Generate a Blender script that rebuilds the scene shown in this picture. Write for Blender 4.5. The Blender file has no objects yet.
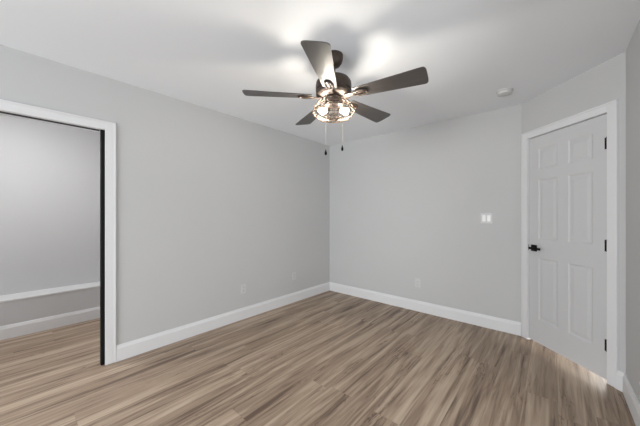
import bpy, bmesh, math, random
from mathutils import Vector, Matrix
random.seed(4)
PI = math.pi
SC = bpy.context.scene
COL = SC.collection

# ------------------------------------------------------------------ camera
EYE = 1.27
YAW = math.radians(41.17)
CAMX, CAMY = 2.857, 0.0
cd = bpy.data.cameras.new('camera')
cam = bpy.data.objects.new('camera', cd); COL.objects.link(cam)
cam.location = (CAMX, CAMY, EYE)
cam.rotation_euler = (PI/2, 0, YAW)
cd.sensor_width = 36.0
cd.lens = 267.0/640.0*36.0
cd.shift_y = 2.0/640.0
cd.clip_start = 0.02
SC.camera = cam

# ------------------------------------------------------------------ world, lights, exposure
SC.view_settings.view_transform = 'Standard'
SC.view_settings.look = 'None'
SC.view_settings.gamma = 1
SC.view_settings.use_curve_mapping = False
SC.view_settings.exposure = 0.0
w = bpy.data.worlds.new('world'); SC.world = w; w.use_nodes = True
w.node_tree.nodes['Background'].inputs[0].default_value = (0.95, 0.97, 1.0, 1)
w.node_tree.nodes['Background'].inputs[1].default_value = 1.0

def area(name, loc, rot, sx, sy, power, col=(1, 1, 1), spread=180):
    ld = bpy.data.lights.new(name, 'AREA'); ld.shape = 'RECTANGLE'
    ld.size = sx; ld.size_y = sy; ld.energy = power; ld.color = col
    o = bpy.data.objects.new(name, ld); COL.objects.link(o)
    o.location = loc; o.rotation_euler = rot
    ld.spread = math.radians(spread)
    return o
P1, P2, P3, P4 = 190.0, 20.0, 90.0, 370.0   # strengths: added window, added side window, added closet lamp, fan bulbs
WIN = (0.60, 3.00, 0.15, 2.05)          # unseen window added behind the camera to light the room: x0,x1,z0,z1
area('added_window_light', ((WIN[0]+WIN[1])/2, -3.62, (WIN[2]+WIN[3])/2), (PI/2, 0, 0),
     WIN[1]-WIN[0], WIN[3]-WIN[2], P1, (0.96, 0.985, 1.02))  # area light added outside the rear window as the main fill
area('added_hall_light', (2.90+0.70, 3.22+0.70, 0.085), (PI/2, 0, math.radians(135)), 1.10, 0.05, 50, (1.0, 0.97, 0.92))  # unseen low strip added behind the door for the glow under it
WIN2 = (0.85, 2.25, 0.35, 1.85)         # second unseen window, added in the right wall for more light: y0,y1,z0,z1
area('added_side_window_light', (3.245+0.24, (WIN2[0]+WIN2[1])/2, (WIN2[2]+WIN2[3])/2), (PI/2, 0, PI/2),
     WIN2[1]-WIN2[0], WIN2[3]-WIN2[2], P2, (0.96, 0.985, 1.02))  # area light added outside the side window to even out the walls
BULB = P4
SC.view_settings.exposure = 0.04

# ------------------------------------------------------------------ materials
def srgb(h):
    h = h.lstrip('#'); v = [int(h[i:i+2], 16)/255 for i in (0, 2, 4)]
    return tuple((c/12.92 if c <= .04045 else ((c+.055)/1.055)**2.4) for c in v) + (1,)
def mat(name, col, rough=0.5, metal=0.0, bump=0.0, bscale=60, var=0.0, vscale=8, spec=0.5):
    m = bpy.data.materials.new(name); m.use_nodes = True
    nt = m.node_tree; b = nt.nodes['Principled BSDF']
    b.inputs['Base Color'].default_value = col
    b.inputs['Roughness'].default_value = rough
    b.inputs['Metallic'].default_value = metal
    b.inputs['Specular IOR Level'].default_value = spec
    tc = nt.nodes.new('ShaderNodeTexCoord')
    if var:
        n = nt.nodes.new('ShaderNodeTexNoise'); n.inputs['Scale'].default_value = vscale
        n.inputs['Detail'].default_value = 4
        nt.links.new(tc.outputs['Object'], n.inputs['Vector'])
        mx = nt.nodes.new('ShaderNodeMix'); mx.data_type = 'RGBA'
        mx.inputs[6].default_value = tuple(c*(1-var) for c in col[:3])+(1,)
        mx.inputs[7].default_value = tuple(min(1, c*(1+var)) for c in col[:3])+(1,)
        nt.links.new(n.outputs['Fac'], mx.inputs[0]); nt.links.new(mx.outputs[2], b.inputs['Base Color'])
    if bump:
        n = nt.nodes.new('ShaderNodeTexNoise'); n.inputs['Scale'].default_value = bscale
        n.inputs['Detail'].default_value = 3
        nt.links.new(tc.outputs['Object'], n.inputs['Vector'])
        bp = nt.nodes.new('ShaderNodeBump'); bp.inputs['Strength'].default_value = bump
        bp.inputs['Distance'].default_value = 0.002
        nt.links.new(n.outputs['Fac'], bp.inputs['Height']); nt.links.new(bp.outputs[0], b.inputs['Normal'])
    return m
M_WALL = mat('grey_wall_paint', srgb('#c3c3c3'), 0.75, bump=0.08, bscale=220, var=0.012, vscale=3, spec=0.3)
M_CEIL = mat('white_ceiling_paint', srgb('#eef0f3'), 0.9, bump=0.1, bscale=160, spec=0.2)
M_TRIM = mat('white_trim_paint', srgb('#dededf'), 0.5, var=0.01)
M_DOOR = mat('white_door_paint', srgb('#cbcbcc'), 0.45, var=0.01)
M_CLOS = mat('closet_wall_paint', srgb('#c6c6c7'), 0.75, bump=0.08, bscale=220, spec=0.3)
M_BLACK = mat('black_metal', srgb('#0a0a0b'), 0.6, 0.0, var=0.1, spec=0.2)
M_BRONZE = mat('oiled_bronze', srgb('#4b4039'), 0.5, 0.6, var=0.25, vscale=25)
M_WIRE = mat('cage_wire', srgb('#57483b'), 0.55, 0.3, var=0.1)
M_ROCK = mat('bright_white_plastic', srgb('#ececea'), 0.3, var=0.01)
M_PLATE = mat('white_plastic', srgb('#cacac9'), 0.4, var=0.01)
M_SLOT = mat('dark_slot', srgb('#3a3a3a'), 0.6, var=0.1)
M_CHAIN = mat('pale_chain', srgb('#cfc8bd'), 0.35, 0.5, var=0.05)

def floor_mat():
    m = bpy.data.materials.new('vinyl_plank'); m.use_nodes = True
    nt = m.node_tree; N = nt.nodes; L = nt.links; b = N['Principled BSDF']
    def math_(op, a, c=None, v=None):
        n = N.new('ShaderNodeMath'); n.operation = op
        if hasattr(a, 'links'): L.new(a, n.inputs[0])
        else: n.inputs[0].default_value = a
        if c is not None:
            if hasattr(c, 'links'): L.new(c, n.inputs[1])
            else: n.inputs[1].default_value = c
        return n.outputs[0]
    tc = N.new('ShaderNodeTexCoord'); sp = N.new('ShaderNodeSeparateXYZ')
    L.new(tc.outputs['Object'], sp.inputs[0])
    W, LEN = 0.18, 1.22
    u = math_('DIVIDE', sp.outputs['X'], W)
    row = math_('FLOOR', u)
    wn = N.new('ShaderNodeTexWhiteNoise'); wn.noise_dimensions = '1D'; L.new(row, wn.inputs['W'])
    v = math_('ADD', math_('DIVIDE', sp.outputs['Y'], LEN), math_('MULTIPLY', wn.outputs['Value'], 7.3))
    cell = math_('FLOOR', v)
    cb = N.new('ShaderNodeCombineXYZ'); L.new(row, cb.inputs[0]); L.new(cell, cb.inputs[1])
    w2 = N.new('ShaderNodeTexWhiteNoise'); w2.noise_dimensions = '3D'; L.new(cb.outputs[0], w2.inputs['Vector'])
    sc2 = N.new('ShaderNodeSeparateColor'); L.new(w2.outputs['Color'], sc2.inputs[0])
    # per plank shifted coordinates
    cx = N.new('ShaderNodeCombineXYZ')
    L.new(math_('ADD', sp.outputs['X'], math_('MULTIPLY', sc2.outputs[0], 0.05)), cx.inputs[0])
    L.new(math_('ADD', sp.outputs['Y'], math_('ADD', math_('MULTIPLY', wn.outputs['Value'], 31.0), math_('MULTIPLY', sc2.outputs[1], 0.3))), cx.inputs[1])
    L.new(math_('MULTIPLY', w2.outputs['Value'], 0.5), cx.inputs[2])
    def noise(sx, sy, scale, det, dist=0.0):
        mp = N.new('ShaderNodeMapping'); mp.inputs['Scale'].default_value = (sx, sy, 1)
        L.new(cx.outputs[0], mp.inputs[0])
        n = N.new('ShaderNodeTexNoise'); n.inputs['Scale'].default_value = scale
        n.inputs['Detail'].default_value = det; n.inputs['Distortion'].default_value = dist
        L.new(mp.outputs[0], n.inputs['Vector']); return n.outputs['Fac']
    broad = noise(15, 0.7, 1.0, 6, 0.8)           # cathedral bands and knots
    fine = noise(48, 2.6, 1.0, 6, 0.7)            # hair grain
    ring = N.new('ShaderNodeMath'); ring.operation = 'SINE'
    L.new(math_('MULTIPLY', broad, 34.0), ring.inputs[0])
    mix = math_('ADD', math_('MULTIPLY', math_('SUBTRACT', broad, 0.5), 1.75),
                math_('ADD', math_('MULTIPLY', math_('SUBTRACT', fine, 0.5), 0.85),
                      math_('MULTIPLY', ring.outputs[0], 0.055)))
    vein_n = noise(16, 1.5, 1.0, 6, 2.0)
    vein = math_('SUBTRACT', 1.0, math_('MINIMUM', math_('MULTIPLY', math_('ABSOLUTE', math_('SUBTRACT', vein_n, 0.5)), 38.0), 1.0))
    vmask = math_('MAXIMUM', math_('MULTIPLY', math_('SUBTRACT', noise(7, 1.7, 1.0, 3), 0.48), 4.0), 0.0)
    vein = math_('MINIMUM', math_('MULTIPLY', vein, vmask), 1.0)
    mix = math_('SUBTRACT', mix, math_('MULTIPLY', vein, 0.5))
    tone = math_('MULTIPLY', math_('SUBTRACT', w2.outputs['Value'], 0.5), 0.10)
    val = math_('ADD', math_('ADD', mix, tone), 0.5)
    cr = N.new('ShaderNodeValToRGB'); e = cr.color_ramp.elements
    e[0].position = 0.12; e[0].color = srgb('#635145')
    e[1].position = 0.88; e[1].color = srgb('#b8a591')
    k = e.new(0.5); k.color = srgb('#9b8774')
    L.new(val, cr.inputs[0])
    # seams
    fu = math_('FRACT', u); fv = math_('FRACT', v)
    su = math_('MINIMUM', fu, math_('SUBTRACT', 1.0, fu))
    sv = math_('MINIMUM', fv, math_('SUBTRACT', 1.0, fv))
    seam = math_('MAXIMUM', math_('LESS_THAN', su, 0.010), math_('LESS_THAN', sv, 0.0014))
    mx = N.new('ShaderNodeMix'); mx.data_type = 'RGBA'
    L.new(math_('MULTIPLY', seam, 0.15), mx.inputs[0]); L.new(cr.outputs[0], mx.inputs[6])
    mx.inputs[7].default_value = srgb('#43362d')
    L.new(mx.outputs[2], b.inputs['Base Color'])
    b.inputs['Roughness'].default_value = 0.45
    b.inputs['Specular IOR Level'].default_value = 0.35
    bp = N.new('ShaderNodeBump'); bp.inputs['Strength'].default_value = 0.15; bp.inputs['Distance'].default_value = 0.001
    L.new(fine, bp.inputs['Height']); L.new(bp.outputs[0], b.inputs['Normal'])
    return m
M_FLOOR = floor_mat()

def blade_mat():
    m = mat('weathered_blade_wood', srgb('#6a5f56'), 0.46, spec=0.9)
    nt = m.node_tree; b = nt.nodes['Principled BSDF']
    tc = nt.nodes.new('ShaderNodeTexCoord'); mp = nt.nodes.new('ShaderNodeMapping')
    mp.inputs['Scale'].default_value = (4, 60, 4)
    n = nt.nodes.new('ShaderNodeTexNoise'); n.inputs['Scale'].default_value = 1; n.inputs['Detail'].default_value = 5
    cr = nt.nodes.new('ShaderNodeValToRGB')
    cr.color_ramp.elements[0].position = .3; cr.color_ramp.elements[0].color = srgb('#36312e')
    cr.color_ramp.elements[1].position = .7; cr.color_ramp.elements[1].color = srgb('#423c38')
    nt.links.new(tc.outputs['Object'], mp.inputs[0]); nt.links.new(mp.outputs[0], n.inputs['Vector'])
    nt.links.new(n.outputs['Fac'], cr.inputs[0]); nt.links.new(cr.outputs[0], b.inputs['Base Color'])
    b.inputs['Coat Weight'].default_value = 0.3; b.inputs['Coat Roughness'].default_value = 0.42; b.inputs['Coat IOR'].default_value = 1.6
    return m
M_BLADE = blade_mat()

def emis(name, col, s):
    m = bpy.data.materials.new(name); m.use_nodes = True
    b = m.node_tree.nodes['Principled BSDF']
    b.inputs['Base Color'].default_value = col
    b.inputs['Emission Color'].default_value = col
    b.inputs['Emission Strength'].default_value = s
    return m
M_BULB = emis('lit_bulb', (1.0, 0.96, 0.91, 1), BULB)
M_LAMP = emis('added_lamp_diffuser', (0.99, 0.985, 0.98, 1), P3)  # glow of the added closet lamp
def clear_glass(name, tint, gl):
    m = bpy.data.materials.new(name); m.use_nodes = True
    nt = m.node_tree; nt.nodes.clear()
    out = nt.nodes.new('ShaderNodeOutputMaterial'); tr = nt.nodes.new('ShaderNodeBsdfTransparent')
    g = nt.nodes.new('ShaderNodeBsdfGlossy'); g.inputs['Roughness'].default_value = 0.03
    tr.inputs[0].default_value = tint
    fr = nt.nodes.new('ShaderNodeFresnel'); fr.inputs[0].default_value = gl
    mx = nt.nodes.new('ShaderNodeMixShader')
    nt.links.new(fr.outputs[0], mx.inputs[0]); nt.links.new(tr.outputs[0], mx.inputs[1])
    nt.links.new(g.outputs[0], mx.inputs[2]); nt.links.new(mx.outputs[0], out.inputs[0])
    return m
M_PANE = clear_glass('window_glass', (0.97, 0.98, 0.98, 1), 1.3)
M_BOWL = clear_glass('bowl_glass', (0.96, 0.94, 0.90, 1), 1.2)

# ------------------------------------------------------------------ mesh helpers
def box(bm, x0, x1, y0, y1, z0, z1, mtx=None, bev=0.0):
    r = bmesh.ops.create_cube(bm, size=1)
    vs = r['verts']
    bmesh.ops.scale(bm, vec=(abs(x1-x0), abs(y1-y0), abs(z1-z0)), verts=vs)
    bmesh.ops.translate(bm, vec=((x0+x1)/2, (y0+y1)/2, (z0+z1)/2), verts=vs)
    if bev:
        ed = list({e for v in vs for e in v.link_edges})
        rb = bmesh.ops.bevel(bm, geom=ed, offset=bev, segments=2, affect='EDGES', profile=0.5)
        vs = [v for v in rb['verts']] + [v for v in vs if v.is_valid]
        vs = list(set(vs))
    if mtx is not None: bmesh.ops.transform(bm, matrix=mtx, verts=vs)
    return vs
def lathe(bm, prof, seg=40, mtx=None):
    rings = []
    for (r, z) in prof:
        if r < 1e-6: rings.append([bm.verts.new((0, 0, z))])
        else: rings.append([bm.verts.new((r*math.cos(2*PI*i/seg), r*math.sin(2*PI*i/seg), z)) for i in range(seg)])
    for a, b in zip(rings, rings[1:]):
        for i in range(seg):
            j = (i+1) % seg
            if len(a) == 1 and len(b) == 1: continue
            if len(a) == 1: bm.faces.new((a[0], b[j], b[i]))
            elif len(b) == 1: bm.faces.new((a[i], a[j], b[0]))
            else: bm.faces.new((a[i], a[j], b[j], b[i]))
    vs = [v for r in rings for v in r]
    if mtx is not None: bmesh.ops.transform(bm, matrix=mtx, verts=vs)
    return vs
def tube(bm, pts, r, seg=8, closed=False):
    pts = [Vector(p) for p in pts]; n = len(pts); rings = []
    up = Vector((0, 0, 1))
    for i, p in enumerate(pts):
        if closed: t = pts[(i+1) % n]-pts[i-1]
        else: t = pts[min(i+1, n-1)]-pts[max(i-1, 0)]
        t.normalize()
        ref = up if abs(t.dot(up)) < 0.95 else Vector((1, 0, 0))
        a = t.cross(ref).normalized(); b = t.cross(a).normalized()
        rings.append([bm.verts.new(p+a*r*math.cos(2*PI*k/seg)+b*r*math.sin(2*PI*k/seg)) for k in range(seg)])
    m = n if closed else n-1
    for i in range(m):
        A, B = rings[i], rings[(i+1) % n]
        for k in range(seg):
            l = (k+1) % seg
            bm.faces.new((A[k], A[l], B[l], B[k]))
    if not closed:
        bm.faces.new(rings[0][::-1]); bm.faces.new(rings[-1])
def extrude_profile(bm, prof, p0, p1, nrm, ext0=0.0, ext1=0.0):
    """profile (d,z): d off the wall along nrm; swept from p0 to p1 (xy). ext = extra length per unit d (mitre)"""
    p0 = Vector((p0[0], p0[1], 0)); p1 = Vector((p1[0], p1[1], 0)); nrm = Vector((nrm[0], nrm[1], 0)).normalized()
    t = (p1-p0).normalized()
    A = [bm.verts.new(p0+nrm*d+Vector((0, 0, z))-t*ext0*d) for d, z in prof]
    B = [bm.verts.new(p1+nrm*d+Vector((0, 0, z))+t*ext1*d) for d, z in prof]
    n = len(prof)
    for i in range(n):
        j = (i+1) % n
        bm.faces.new((A[i], A[j], B[j], B[i]))
    bm.faces.new(A[::-1]); bm.faces.new(B)
def obj(name, bm, m, parent=None, smooth=False, mtx=None):
    bmesh.ops.recalc_face_normals(bm, faces=bm.faces)
    me = bpy.data.meshes.new(name); bm.to_mesh(me); bm.free()
    me.materials.append(m)
    if smooth:
        for p in me.polygons: p.use_smooth = True
        try: me.set_sharp_from_angle(angle=math.radians(38))
        except Exception: pass
    o = bpy.data.objects.new(name, me); COL.objects.link(o)
    if parent: o.parent = parent
    if mtx is not None: o.matrix_local = mtx
    return o
def struct(name, bm, m, smooth=False):
    o = obj(name, bm, m, None, smooth); o['kind'] = 'structure'; return o
def empty(name, mtx):
    o = bpy.data.objects.new(name, None); COL.objects.link(o); o.matrix_world = mtx
    o.empty_display_size = 0.1; return o
def tag(o, label, cat, group=None):
    o['label'] = label; o['category'] = cat
    if group: o['group'] = group
B = bmesh.new

# ------------------------------------------------------------------ room shell
H = 2.44
YB = 3.512; XR = 3.245; YF = -3.40
AX, AY = 2.605, 3.512
DL = 0.905                                             # length of the diagonal wall
BX, BY = AX+DL*math.cos(PI/4), AY-DL*math.sin(PI/4)
T = 0.12
OY0, OY1, OZ = -0.32, 0.504, 1.99                      # closet opening in the left wall
CX, CXL, LEDGE = -1.66, -1.372, 0.397                   # closet back wall, ledge front face, ledge height
CY0, CY1 = -1.6, 1.5

bm = B(); box(bm, CX-T, XR+T, YF-T, YB+T, -0.1, 0); floor = struct('floor', bm, M_FLOOR)
bm = B(); box(bm, -T, XR+T, YF-T, YB+T, H, H+0.1); struct('ceiling', bm, M_CEIL)
bm = B(); box(bm, CX-T, -T-0.001, CY0-T, CY1+T, H, H+0.1); struct('ceiling_closet', bm, M_CEIL)
bm = B()
box(bm, -T, 0, OY1+0.018, YB+T, 0, H); box(bm, -T, 0, YF-T, OY0-0.018, 0, H); box(bm, -T, 0, OY0-0.018, OY1+0.018, OZ+0.02, H)
bmesh.ops.remove_doubles(bm, verts=bm.verts, dist=1e-5)
struct('wall_left', bm, M_WALL)
bm = B(); box(bm, 0, AX+0.05, YB, YB+T, 0, H); struct('wall_back', bm, M_WALL)
bm = B(); a0, a1, b0, b1 = WIN2
box(bm, XR, XR+T, YF-T, a0, 0, H); box(bm, XR, XR+T, a1, BY+0.05, 0, H); box(bm, XR, XR+T, a0, a1, 0, b0); box(bm, XR, XR+T, a0, a1, b1, H)
struct('wall_right', bm, M_WALL)
bm = B()
x0, x1, z0, z1 = WIN
box(bm, 0, x0, YF-T, YF, 0, H); box(bm, x1, XR, YF-T, YF, 0, H)
box(bm, x0, x1, YF-T, YF, 0, z0); box(bm, x0, x1, YF-T, YF, z1, H)
struct('wall_front', bm, M_WALL)
# diagonal wall, local frame: x along the wall from the back corner, y out of the room, z up
MD = Matrix.Translation((AX, AY, 0)) @ Matrix.Rotation(-PI/4, 4, 'Z')
D0, D1, DZ = 0.083, 0.793, 2.045                       # door opening (leaf + gaps)
bm = B()
box(bm, 0, D0-0.018, 0, T, 0, H, MD); box(bm, D1+0.018, DL, 0, T, 0, H, MD); box(bm, D0-0.018, D1+0.018, 0, T, DZ+0.02, H, MD)
struct('wall_diagonal', bm, M_WALL)
# closet
bm = B(); box(bm, CX-T, CX, CY0-T, CY1+T, 0, H); struct('wall_closet_back', bm, M_CLOS)
bm = B(); box(bm, CX, -T, CY1, CY1+T, 0, H); struct('wall_closet_right', bm, M_CLOS)
bm = B(); box(bm, CX, -T, CY0-T, CY0, 0, H); struct('wall_closet_left', bm, M_CLOS)
bm = B(); box(bm, CX, CXL, CY0, CY1, 0, LEDGE-0.018); struct('wall_closet_knee', bm, M_CLOS)
bm = B(); box(bm, CX, CXL+0.006, CY0, CY1, LEDGE-0.018, LEDGE, bev=0.003); struct('trim_3', bm, M_TRIM)

# baseboards
BH = 0.138
PROF = [(0, 0), (0.015, 0), (0.015, 0.108), (0.012, 0.116), (0.009, 0.126), (0.007, BH-0.002), (0.005, BH), (0, BH)]
CW = 0.070                                             # casing width
def base(name, segs, m=M_TRIM):
    bm = B()
    for s in segs: extrude_profile(bm, PROF, *s)
    return struct(name, bm, m)
base('baseboard_left', [((0, OY1+CW+0.004), (0, YB), (1, 0), 0, -1)])
base('baseboard_left', [((0, YF), (0, OY0-CW-0.004), (1, 0), -1, 0)])
base('baseboard_back', [((0, YB), (AX, YB), (0, -1), -1, -0.414)])
base('baseboard_diagonal', [((BX-0.0442*.7071, BY+0.0442*.7071), (BX, BY), (-1, -1), 0, -0.414)])
base('baseboard_right', [((XR, YF), (XR, BY), (-1, 0), -1, -0.414)])
base('baseboard_front', [((0, YF), (XR, YF), (0, 1), -1, -1)])
base('baseboard_closet', [((CXL, CY0), (CXL, CY1), (1, 0), -1, -1)])
base('baseboard_closet', [((CXL, CY1), (-T, CY1), (0, -1), -1, -1)])

# casing: flat board with a raised back band on the outside edge
def casing(bm, u0, u1, zt, mtx, w=CW, t=0.016, r=0.002):
    """frame around opening u0..u1 x 0..zt in local x/z, room side = -y"""
    def ring(a, b, d0, d1):                            # a..b = distance band from opening
        box(bm, u0-b, u0-a, -d1, d0, 0, zt+b, mtx, 0.0015)
        box(bm, u1+a, u1+b, -d1, d0, 0, zt+b, mtx, 0.0015)
        box(bm, u0-a, u1+a, -d1, d0, zt+a, zt+b, mtx, 0.0015)
    ring(r, w-0.014, 0, t*0.72)
    ring(w-0.014, w, 0, t)
ML = Matrix.Rotation(PI/2, 4, 'Z')                     # local x -> +Y, local -y -> +X (left wall, room side)
bm = B(); casing(bm, OY0, OY1, OZ, ML, CW+0.002, 0.016, 0.0); struct('trim_1', bm, M_TRIM)
bm = B()                                               # opening lining
box(bm, -T, 0, OY1, OY1+0.017, 0, OZ+0.018); box(bm, -T, 0, OY0-0.017, OY0, 0, OZ+0.018)
box(bm, -0.028, 0, OY0, OY1, OZ, OZ+0.018); box(bm, -T, -0.092, OY0, OY1, OZ, OZ+0.018)
struct('trim_2', bm, M_TRIM)
# black-edged pocket door slid into the wall, its leading edge showing, and its track in the head
pd = empty('door_1', Matrix.Translation((-0.06, OY1, 0))); pd['kind'] = 'structure'
bm = B(); box(bm, 0.012, 0.054, -0.026, -0.0005, 0.004, OZ-0.001, None, 0.001); obj('door_edge', bm, M_BLACK, pd)
bm = B(); box(bm, -0.030, 0.030, OY0-OY1+0.001, -0.027, OZ+0.002, OZ+0.018); obj('track', bm, M_BLACK, pd)

# ------------------------------------------------------------------ six panel door in the diagonal wall
bm = B(); casing(bm, D0, D1, DZ, MD); struct('trim_4', bm, M_TRIM)
bm = B()
box(bm, D0-0.017, D0, 0, T, 0, DZ+0.018, MD); box(bm, D1, D1+0.017, 0, T, 0, DZ+0.018, MD); box(bm, D0, D1, 0, T, DZ, DZ+0.018, MD)
box(bm, D0, D0+0.012, 0.041, 0.075, 0, DZ, MD); box(bm, D1-0.012, D1, 0.041, 0.075, 0, DZ, MD); box(bm, D0+.012, D1-.012, 0.041, 0.075, DZ-0.012, DZ, MD)
struct('trim_5', bm, M_TRIM)
dr = empty('door_2', MD @ Matrix.Translation((D0+0.004, 0.006, 0.016))); dr['kind'] = 'structure'
DW, DH, DT = D1-D0-0.008, 2.024, 0.035
def door_leaf():
    bm = B()
    st, mu = 0.105, 0.095
    pw = (DW-2*st-mu)/2
    xs = [0, st, st+pw, st+pw+mu, DW-st, DW]
    zs = [0, 0.225, 0.835, 1.015, 1.60, 1.70, 1.905, DH]
    V = {}
    def v(x, y, z):
        k = (round(x, 5), round(y, 5), round(z, 5))
        if k not in V: V[k] = bm.verts.new(k)
        return V[k]
    def quad(a, b, c, d): bm.faces.new((a, b, c, d))
    for side in (0, DT):
        s = 1 if side == 0 else -1
        for i in range(5):
            for j in range(7):
                xa, xb, za, zb = xs[i], xs[i+1], zs[j], zs[j+1]
                if i in (1, 3) and j in (1, 3, 5):
                    lv = [(0, 0), (0.012, 0.006), (0.022, 0.006), (0.044, 0.002)]
                    for (d0, e0), (d1, e1) in zip(lv, lv[1:]):
                        o = [(xa+d0, za+d0), (xb-d0, za+d0), (xb-d0, zb-d0), (xa+d0, zb-d0)]
                        n = [(xa+d1, za+d1), (xb-d1, za+d1), (xb-d1, zb-d1), (xa+d1, zb-d1)]
                        for k in range(4):
                            l = (k+1) % 4
                            quad(v(o[k][0], side+s*e0, o[k][1]), v(o[l][0], side+s*e0, o[l][1]),
                                 v(n[l][0], side+s*e1, n[l][1]), v(n[k][0], side+s*e1, n[k][1]))
                    d, e = lv[-1]
                    quad(v(xa+d, side+s*e, za+d), v(xb-d, side+s*e, za+d), v(xb-d, side+s*e, zb-d), v(xa+d, side+s*e, zb-d))
                else:
                    quad(v(xa, side, za), v(xb, side, za), v(xb, side, zb), v(xa, side, zb))
    for i in range(5):
        quad(v(xs[i], 0, 0), v(xs[i+1], 0, 0), v(xs[i+1], DT, 0), v(xs[i], DT, 0))
        quad(v(xs[i], 0, DH), v(xs[i+1], 0, DH), v(xs[i+1], DT, DH), v(xs[i], DT, DH))
    for j in range(7):
        quad(v(0, 0, zs[j]), v(0, 0, zs[j+1]), v(0, DT, zs[j+1]), v(0, DT, zs[j]))
        quad(v(DW, 0, zs[j]), v(DW, 0, zs[j+1]), v(DW, DT, zs[j+1]), v(DW, DT, zs[j]))
    return bm
obj('door_leaf', door_leaf(), M_DOOR, dr)
for z in (1.80, 1.02, 0.262):
    bm = B()
    for k in range(5):
        lathe(bm, [(0, k*.0176), (.0065, k*.0176), (.0065, k*.0176+.0168), (0, k*.0176+.0168)], 12, Matrix.Translation((0.001, -0.008, -0.044)))
    lathe(bm, [(0, 0), (.004, 0), (.0045, .005), (0, .008)], 12, Matrix.Translation((0.001, -0.008, 0.044)))
    box(bm, -0.020, 0.0, -0.0035, 0.0005, -0.044, 0.044, None, 0.0005)
    h = obj('hinge', bm, M_BLACK, dr, True, Matrix.Translation((DW+0.001, -0.0005, z))); h['label'] = 'black butt hinge'
ZH = 0.925
hb = B()
box(hb, -0.032, 0.032, -0.008, 0, -0.032, 0.032, None, 0.002)
hd = obj('door_handle', hb, M_BLACK, dr, True, Matrix.Translation((0.060, 0, ZH))); hd['label'] = 'black square-rose lever handle'
bm = B()
lathe(bm, [(0, 0), (.011, 0), (.010, .03), (.010, .046), (0, .046)], 16, Matrix.Translation((0, -0.006, 0)) @ Matrix.Rotation(PI/2, 4, 'X'))
box(bm, -0.012, 0.115, -0.056, -0.044, -0.011, 0.011, None, 0.003)
obj('lever', bm, M_BLACK, hd, True)
bm = B(); box(bm, -0.0008, 0.0014, 0.004, 0.031, -0.028, 0.028); obj('latch_plate', bm, M_BLACK, dr, False, Matrix.Translation((0, 0, ZH)))
bm = B(); box(bm, -0.010, -0.0012, -0.0058, -0.0042, -0.03, 0.03); obj('strike_plate', bm, M_BLACK, dr, False, Matrix.Translation((0, 0.0, ZH)))

# ------------------------------------------------------------------ windows added out of view as light sources
def window(name, mtx, wd, ht):
    wf = empty(name, mtx); wf['kind'] = 'structure'      # local x along the wall, y into the room, z up from the sill
    bm = B()
    for a, b_, c, d in ((0, .05, 0, ht), (wd-.05, wd, 0, ht), (.05, wd-.05, 0, .05), (.05, wd-.05, ht-.05, ht), (.05, wd-.05, ht/2-.02, ht/2+.02)):
        box(bm, a, b_, -0.09, -0.04, c, d)
    obj('window_frame', bm, M_TRIM, wf)
    bm = B(); box(bm, .05, wd-.05, -0.068, -0.064, .05, ht-.05); obj('pane', bm, M_PANE, wf)
    bm = B(); box(bm, -.03, wd+.03, -0.04, 0.03, -.02, 0, None, .003); obj('window_sill', bm, M_TRIM, wf)
window('added_window_1', Matrix.Translation((WIN[0], YF, WIN[2])), WIN[1]-WIN[0], WIN[3]-WIN[2])
window('added_window_2', Matrix.Translation((XR, WIN2[0], WIN2[2])) @ Matrix.Rotation(PI/2, 4, 'Z'), WIN2[1]-WIN2[0], WIN2[3]-WIN2[2])

# ------------------------------------------------------------------ ceiling fan
FD, FL = 1.96, 0.100
Fv = Vector((-math.sin(YAW), math.cos(YAW), 0)); Rv = Vector((math.cos(YAW), math.sin(YAW), 0))
fp = Vector((CAMX, CAMY, 0))+Fv*FD+Rv*FL
ZB = EYE+0.863                                          # blade plane
fan = empty('ceiling_fan', Matrix.Translation((fp.x, fp.y, H)))
tag(fan, 'five-blade bronze ceiling fan with a lit wire cage lamp, hanging from the ceiling', 'ceiling fan')
def fz(z): return z-H
hh = lambda h: EYE+h-H                                   # height above the eye -> fan-local z
bm = B(); lathe(bm, [(0, 0), (.068, 0), (.070, -.008), (.069, -.024), (.062, -.052), (.047, -.074), (.024, -.084), (0, -.084)], 40); obj('canopy', bm, M_BRONZE, fan, True)
bm = B(); lathe(bm, [(0, -.07), (.0135, -.07), (.0135, hh(.99)), (0, hh(.99))], 20)
lathe(bm, [(0, hh(1.035)), (.02, hh(1.035)), (.03, hh(1.014)), (.034, hh(1.0)), (0, hh(1.0))], 24); obj('downrod', bm, M_BRONZE, fan, True)
bm = B(); lathe(bm, [(0, hh(1.008)), (.05, hh(1.006)), (.09, hh(1.0)), (.115, hh(.988)), (.128, hh(.968)), (.131, hh(.945)), (.131, hh(.912)),
                     (.125, hh(.906)), (.125, hh(.900)), (.130, hh(.894)), (.129, hh(.880)), (.118, hh(.868)), (.09, hh(.862)), (.062, hh(.858)), (0, hh(.858))], 56)
obj('motor_housing', bm, M_BRONZE, fan, True)
bm = B(); lathe(bm, [(0, hh(.862)), (.066, hh(.860)), (.070, hh(.852)), (.068, hh(.832)), (.062, hh(.822)), (.066, hh(.816)), (.068, hh(.806)), (.055, hh(.798)), (0, hh(.798))], 40)
obj('switch_housing', bm, M_BRONZE, fan, True)

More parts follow.
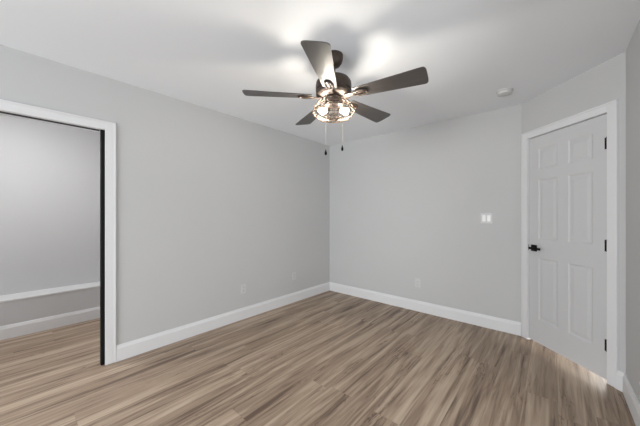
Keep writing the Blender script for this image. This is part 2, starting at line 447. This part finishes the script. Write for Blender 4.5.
def blade_mesh():
    bm = B(); n = 26; r0, r1 = 0.165, 0.646
    top = []
    pts = []
    def hw(t): return 0.050+0.030*t
    L = r1-r0
    for i in range(n+1):
        t = i/n; pts.append((r0+L*0.93*t, hw(t*0.93)))
    # rounded end, slightly bowed
    end = []
    m = 14
    for i in range(m+1):
        a = PI/2*(1-2*i/m)
        c = math.copysign(abs(math.sin(a))**0.45, math.sin(a)); s = abs(math.cos(a))**0.6
        end.append((r0+L*0.93+L*0.07*s, hw(0.96)*c))
    out = [(x, y) for x, y in pts] + end[1:-1] + [(x, -y) for x, y in pts[::-1]]
    a = [bm.verts.new((x, y, 0.003)) for x, y in out]; b = [bm.verts.new((x, y, -0.003)) for x, y in out]
    bm.faces.new(a); bm.faces.new(b[::-1])
    k = len(out)
    for i in range(k): bm.faces.new((a[i], b[i], b[(i+1) % k], a[(i+1) % k]))
    return bm
def bracket_mesh():
    bm = B()
    # arm leaving the motor, flaring into an oval loop that clamps the blade
    box(bm, 0.085, 0.165, -0.016, 0.016, -0.012, -0.006, None, 0.002)
    cx, a, b_ = 0.205, 0.052, 0.026
    tube(bm, [(cx+a*math.cos(t), b_*math.sin(t), -0.0095) for t in [2*PI*i/28 for i in range(28)]], 0.0055, 8, True)
    box(bm, 0.160, 0.250, -0.011, 0.011, -0.0085, -0.0035, None, 0.0015)
    for x in (0.180, 0.232):
        lathe(bm, [(0, -.002), (.006, -.002), (.005, .002), (0, .003)], 12, Matrix.Translation((x, 0, -0.010)) @ Matrix.Rotation(PI, 4, 'X'))
    return bm
PITCH = math.radians(-11.5)
blade0 = brack0 = None
for k in range(5):
    a = -0.514+k*2*PI/5+YAW
    mtx = Matrix.Translation((0, 0, ZB-H)) @ Matrix.Rotation(a, 4, 'Z') @ Matrix.Rotation(PITCH, 4, 'X')
    if k == 0:
        blade0 = obj('blade', blade_mesh(), M_BLADE, fan, False, mtx)
        brack0 = obj('blade_bracket', bracket_mesh(), M_BRONZE, fan, True, mtx)
    else:
        for src in (blade0, brack0):
            c = src.copy(); COL.objects.link(c); c.parent = fan; c.matrix_local = mtx

# light kit: wire cage round a clear glass bowl with two lit bulbs
CP = [(.060, .846), (.085, .840), (.112, .825), (.134, .803), (.148, .777), (.151, .756), (.144, .736), (.126, .720), (.100, .709), (.070, .703), (.045, .701), (.020, .700)]
bm = B()
for i in range(20):
    a = 2*PI*i/20
    tube(bm, [(r*math.cos(a), r*math.sin(a), hh(h)) for r, h in CP], 0.0022, 6)
for r, h, wr in ((.062, .846, .003), (.112, .825, .0020), (.141, .791, .0020), (.152, .760, .0032), (.126, .720, .0020), (.070, .703, .0020), (.020, .700, .003)):
    tube(bm, [(r*math.cos(2*PI*i/48), r*math.sin(2*PI*i/48), hh(h)) for i in range(48)], wr, 6, True)
cage = obj('lamp_cage', bm, M_WIRE, fan, True); cage['label'] = 'warm-lit wire cage around the bulbs'
bm = B(); lathe(bm, [(.050, hh(.806)), (.085, hh(.796)), (.115, hh(.780)), (.133, hh(.762)), (.136, hh(.748)), (.122, hh(.732)), (.095, hh(.720)), (.05, hh(.713)), (0, hh(.711))], 48)
bmesh.ops.solidify(bm, geom=list(bm.faces), thickness=0.002)
obj('glass_bowl', bm, M_BOWL, fan, True)
bulb0 = None
for s in (-1, 1):
    d = Rv*s
    mtx = Matrix.Translation(Vector((0, 0, hh(.778)))+d*0.028) @ Vector((0, 0, -1)).rotation_difference((d*1.0+Vector((0, 0, -0.34))-Fv*0.05).normalized()).to_matrix().to_4x4()
    if bulb0 is None:
        bm = B(); lathe(bm, [(0, 0), (.014, 0), (.014, -.022), (0.012, -.022)], 20)
        sk = obj('bulb_socket', bm, M_BRONZE, fan, True, mtx)
        bm = B(); lathe(bm, [(.011, -.020), (.0125, -.030), (.018, -.038), (.0235, -.047), (.0265, -.059), (.0255, -.070), (.020, -.080), (.011, -.086), (0, -.088)], 24)
        bulb0 = obj('light_bulb', bm, M_BULB, fan, True, mtx)
    else:
        for src in (sk, bulb0):
            c = src.copy(); COL.objects.link(c); c.parent = fan; c.matrix_local = mtx
def chain(lat, dep, hb):
    p = Rv*lat+Fv*dep
    bm = B(); ztop, zb = hh(.812), hh(hb)+0.028
    tube(bm, [(p.x, p.y, ztop), (p.x, p.y, (ztop+zb)/2), (p.x, p.y, zb)], 0.0011, 6)
    n = int((ztop-zb)/0.0085)
    for i in range(n): 
        lathe(bm, [(0, .0021), (.0018, .001), (.0018, -.001), (0, -.0021)], 6, Matrix.Translation((p.x, p.y, ztop-0.0085*i)))
    c = obj('pull_chain', bm, M_CHAIN, fan, True)
    bm = B(); lathe(bm, [(0, .030), (.003, .029), (.0035, .022), (.008, .010), (.0095, 0), (.007, -.010), (0, -.014)], 16, Matrix.Translation((p.x, p.y, hh(hb))))
    f = obj('pull_knob', bm, M_BLACK, c, True); f['label'] = 'black teardrop pull knob'
chain(-0.058, -0.02, 0.447)
chain(0.062, -0.02, 0.478)

# ------------------------------------------------------------------ small fixtures
def at(p, out, up=Vector((0, 0, 1))):
    """frame on a wall: local x right (seen from the room), local -y into the room, z up"""
    out = Vector(out).normalized(); y = -out; x = y.cross(up).normalized()
    m = Matrix((x, y, up)).transposed().to_4x4(); m.translation = Vector(p); return m
def outlet(p, out, label, kind='duplex'):
    t = empty('wall_outlet', at(p, out)); tag(t, label, 'outlet')
    bm = B(); box(bm, -.035, .035, -.006, 0, -.057, .057, None, .002); obj('cover_plate', bm, M_PLATE, t)
    if kind == 'duplex':
        for z in (-.02, .02):
            bm = B(); box(bm, -.0165, .0165, -.0075, -.0055, z-.014, z+.014, None, .001); s = obj('socket', bm, M_PLATE, t)
            bm = B()
            for x, h_ in ((-.006, .0045), (.006, .0035)): box(bm, x-.0011, x+.0011, -.0080, -.0072, z-h_+.003, z+h_+.003)
            lathe(bm, [(0, -.0004), (.0023, -.0004), (.0023, .0004), (0, .0004)], 10, Matrix.Translation((0, -.0076, z-.008)) @ Matrix.Rotation(PI/2, 4, 'X'))
            obj('slot', bm, M_SLOT, s)
    else:
        bm = B(); lathe(bm, [(0, 0), (.0075, 0), (.0065, .004), (.0045, .004), (.0045, .011), (0, .011)], 16, Matrix.Translation((0, -.0055, 0)) @ Matrix.Rotation(PI/2, 4, 'X'))
        obj('jack', bm, M_PLATE, t, True)
    return t
outlet((0, 1.841, .367), (1, 0, 0), 'white outlet low on the left wall, the one nearer the closet opening')
outlet((0, 2.687, .378), (1, 0, 0), 'white outlet low on the left wall, the one nearer the room corner')
outlet((1.504, YB, .37), (0, -1, 0), 'white outlet low on the back wall above the baseboard')
sw = empty('light_switch', at((2.287, YB, 1.232), (0, -1, 0))); tag(sw, 'white double light switch plate on the back wall left of the panel door', 'light switch')
bm = B(); box(bm, -.059, .059, -.006, 0, -.058, .058, None, .002); obj('cover_plate', bm, M_PLATE, sw)
for x in (-.023, .023):
    bm = B(); box(bm, x-.017, x+.017, -.0072, -.0055, -.034, .034, None, .0008)
    vs = box(bm, x-.014, x+.014, -.0105, -.006, -.031, .031, None, .001)
    bmesh.ops.rotate(bm, cent=(x, -.007, 0), matrix=Matrix.Rotation(math.radians(4), 3, 'X'), verts=vs)
    obj('rocker', bm, M_ROCK, sw)

# smoke detector
def on_ceiling(px, py):
    D = 267*(H-EYE)/(215-py); l = (px-320)/267*D
    return Vector((CAMX, CAMY, H))+Fv*D+Rv*l
p = on_ceiling(504.6, 91.2)
sd = empty('smoke_detector', Matrix.Translation(p)); tag(sd, 'round white smoke detector on the ceiling near the panel door', 'smoke detector')
bm = B(); lathe(bm, [(0, 0), (.070, 0), (.070, -.006), (.066, -.009), (0, -.009)], 40); obj('base_plate', bm, M_PLATE, sd, True)
bm = B(); lathe(bm, [(0, -.009), (.060, -.009), (.061, -.020), (.056, -.030), (.040, -.035), (.036, -.033), (.030, -.037), (0, -.038)], 40); obj('cover', bm, M_PLATE, sd, True)
bm = B(); lathe(bm, [(0, 0), (.009, 0), (.008, -.003), (0, -.003)], 16, Matrix.Translation((.018, 0, -.0372))); obj('test_button', bm, M_PLATE, sd, True)

# unseen flush lamp, added on the closet ceiling to light the closet
cl = empty('added_closet_lamp', Matrix.Translation((-0.50, -0.05, H))); tag(cl, 'unseen white drum-shaped flush lamp added to light the closet', 'lamp')
bm = B(); lathe(bm, [(0, 0), (.165, 0), (.165, -.018), (.15, -.022), (0, -.022)], 40); obj('lamp_base', bm, M_PLATE, cl, True)
bm = B(); lathe(bm, [(.150, -.02), (.156, -.03), (.156, -.048), (.148, -.062), (.08, -.068), (0, -.069)], 40); obj('diffuser', bm, M_LAMP, cl, True)
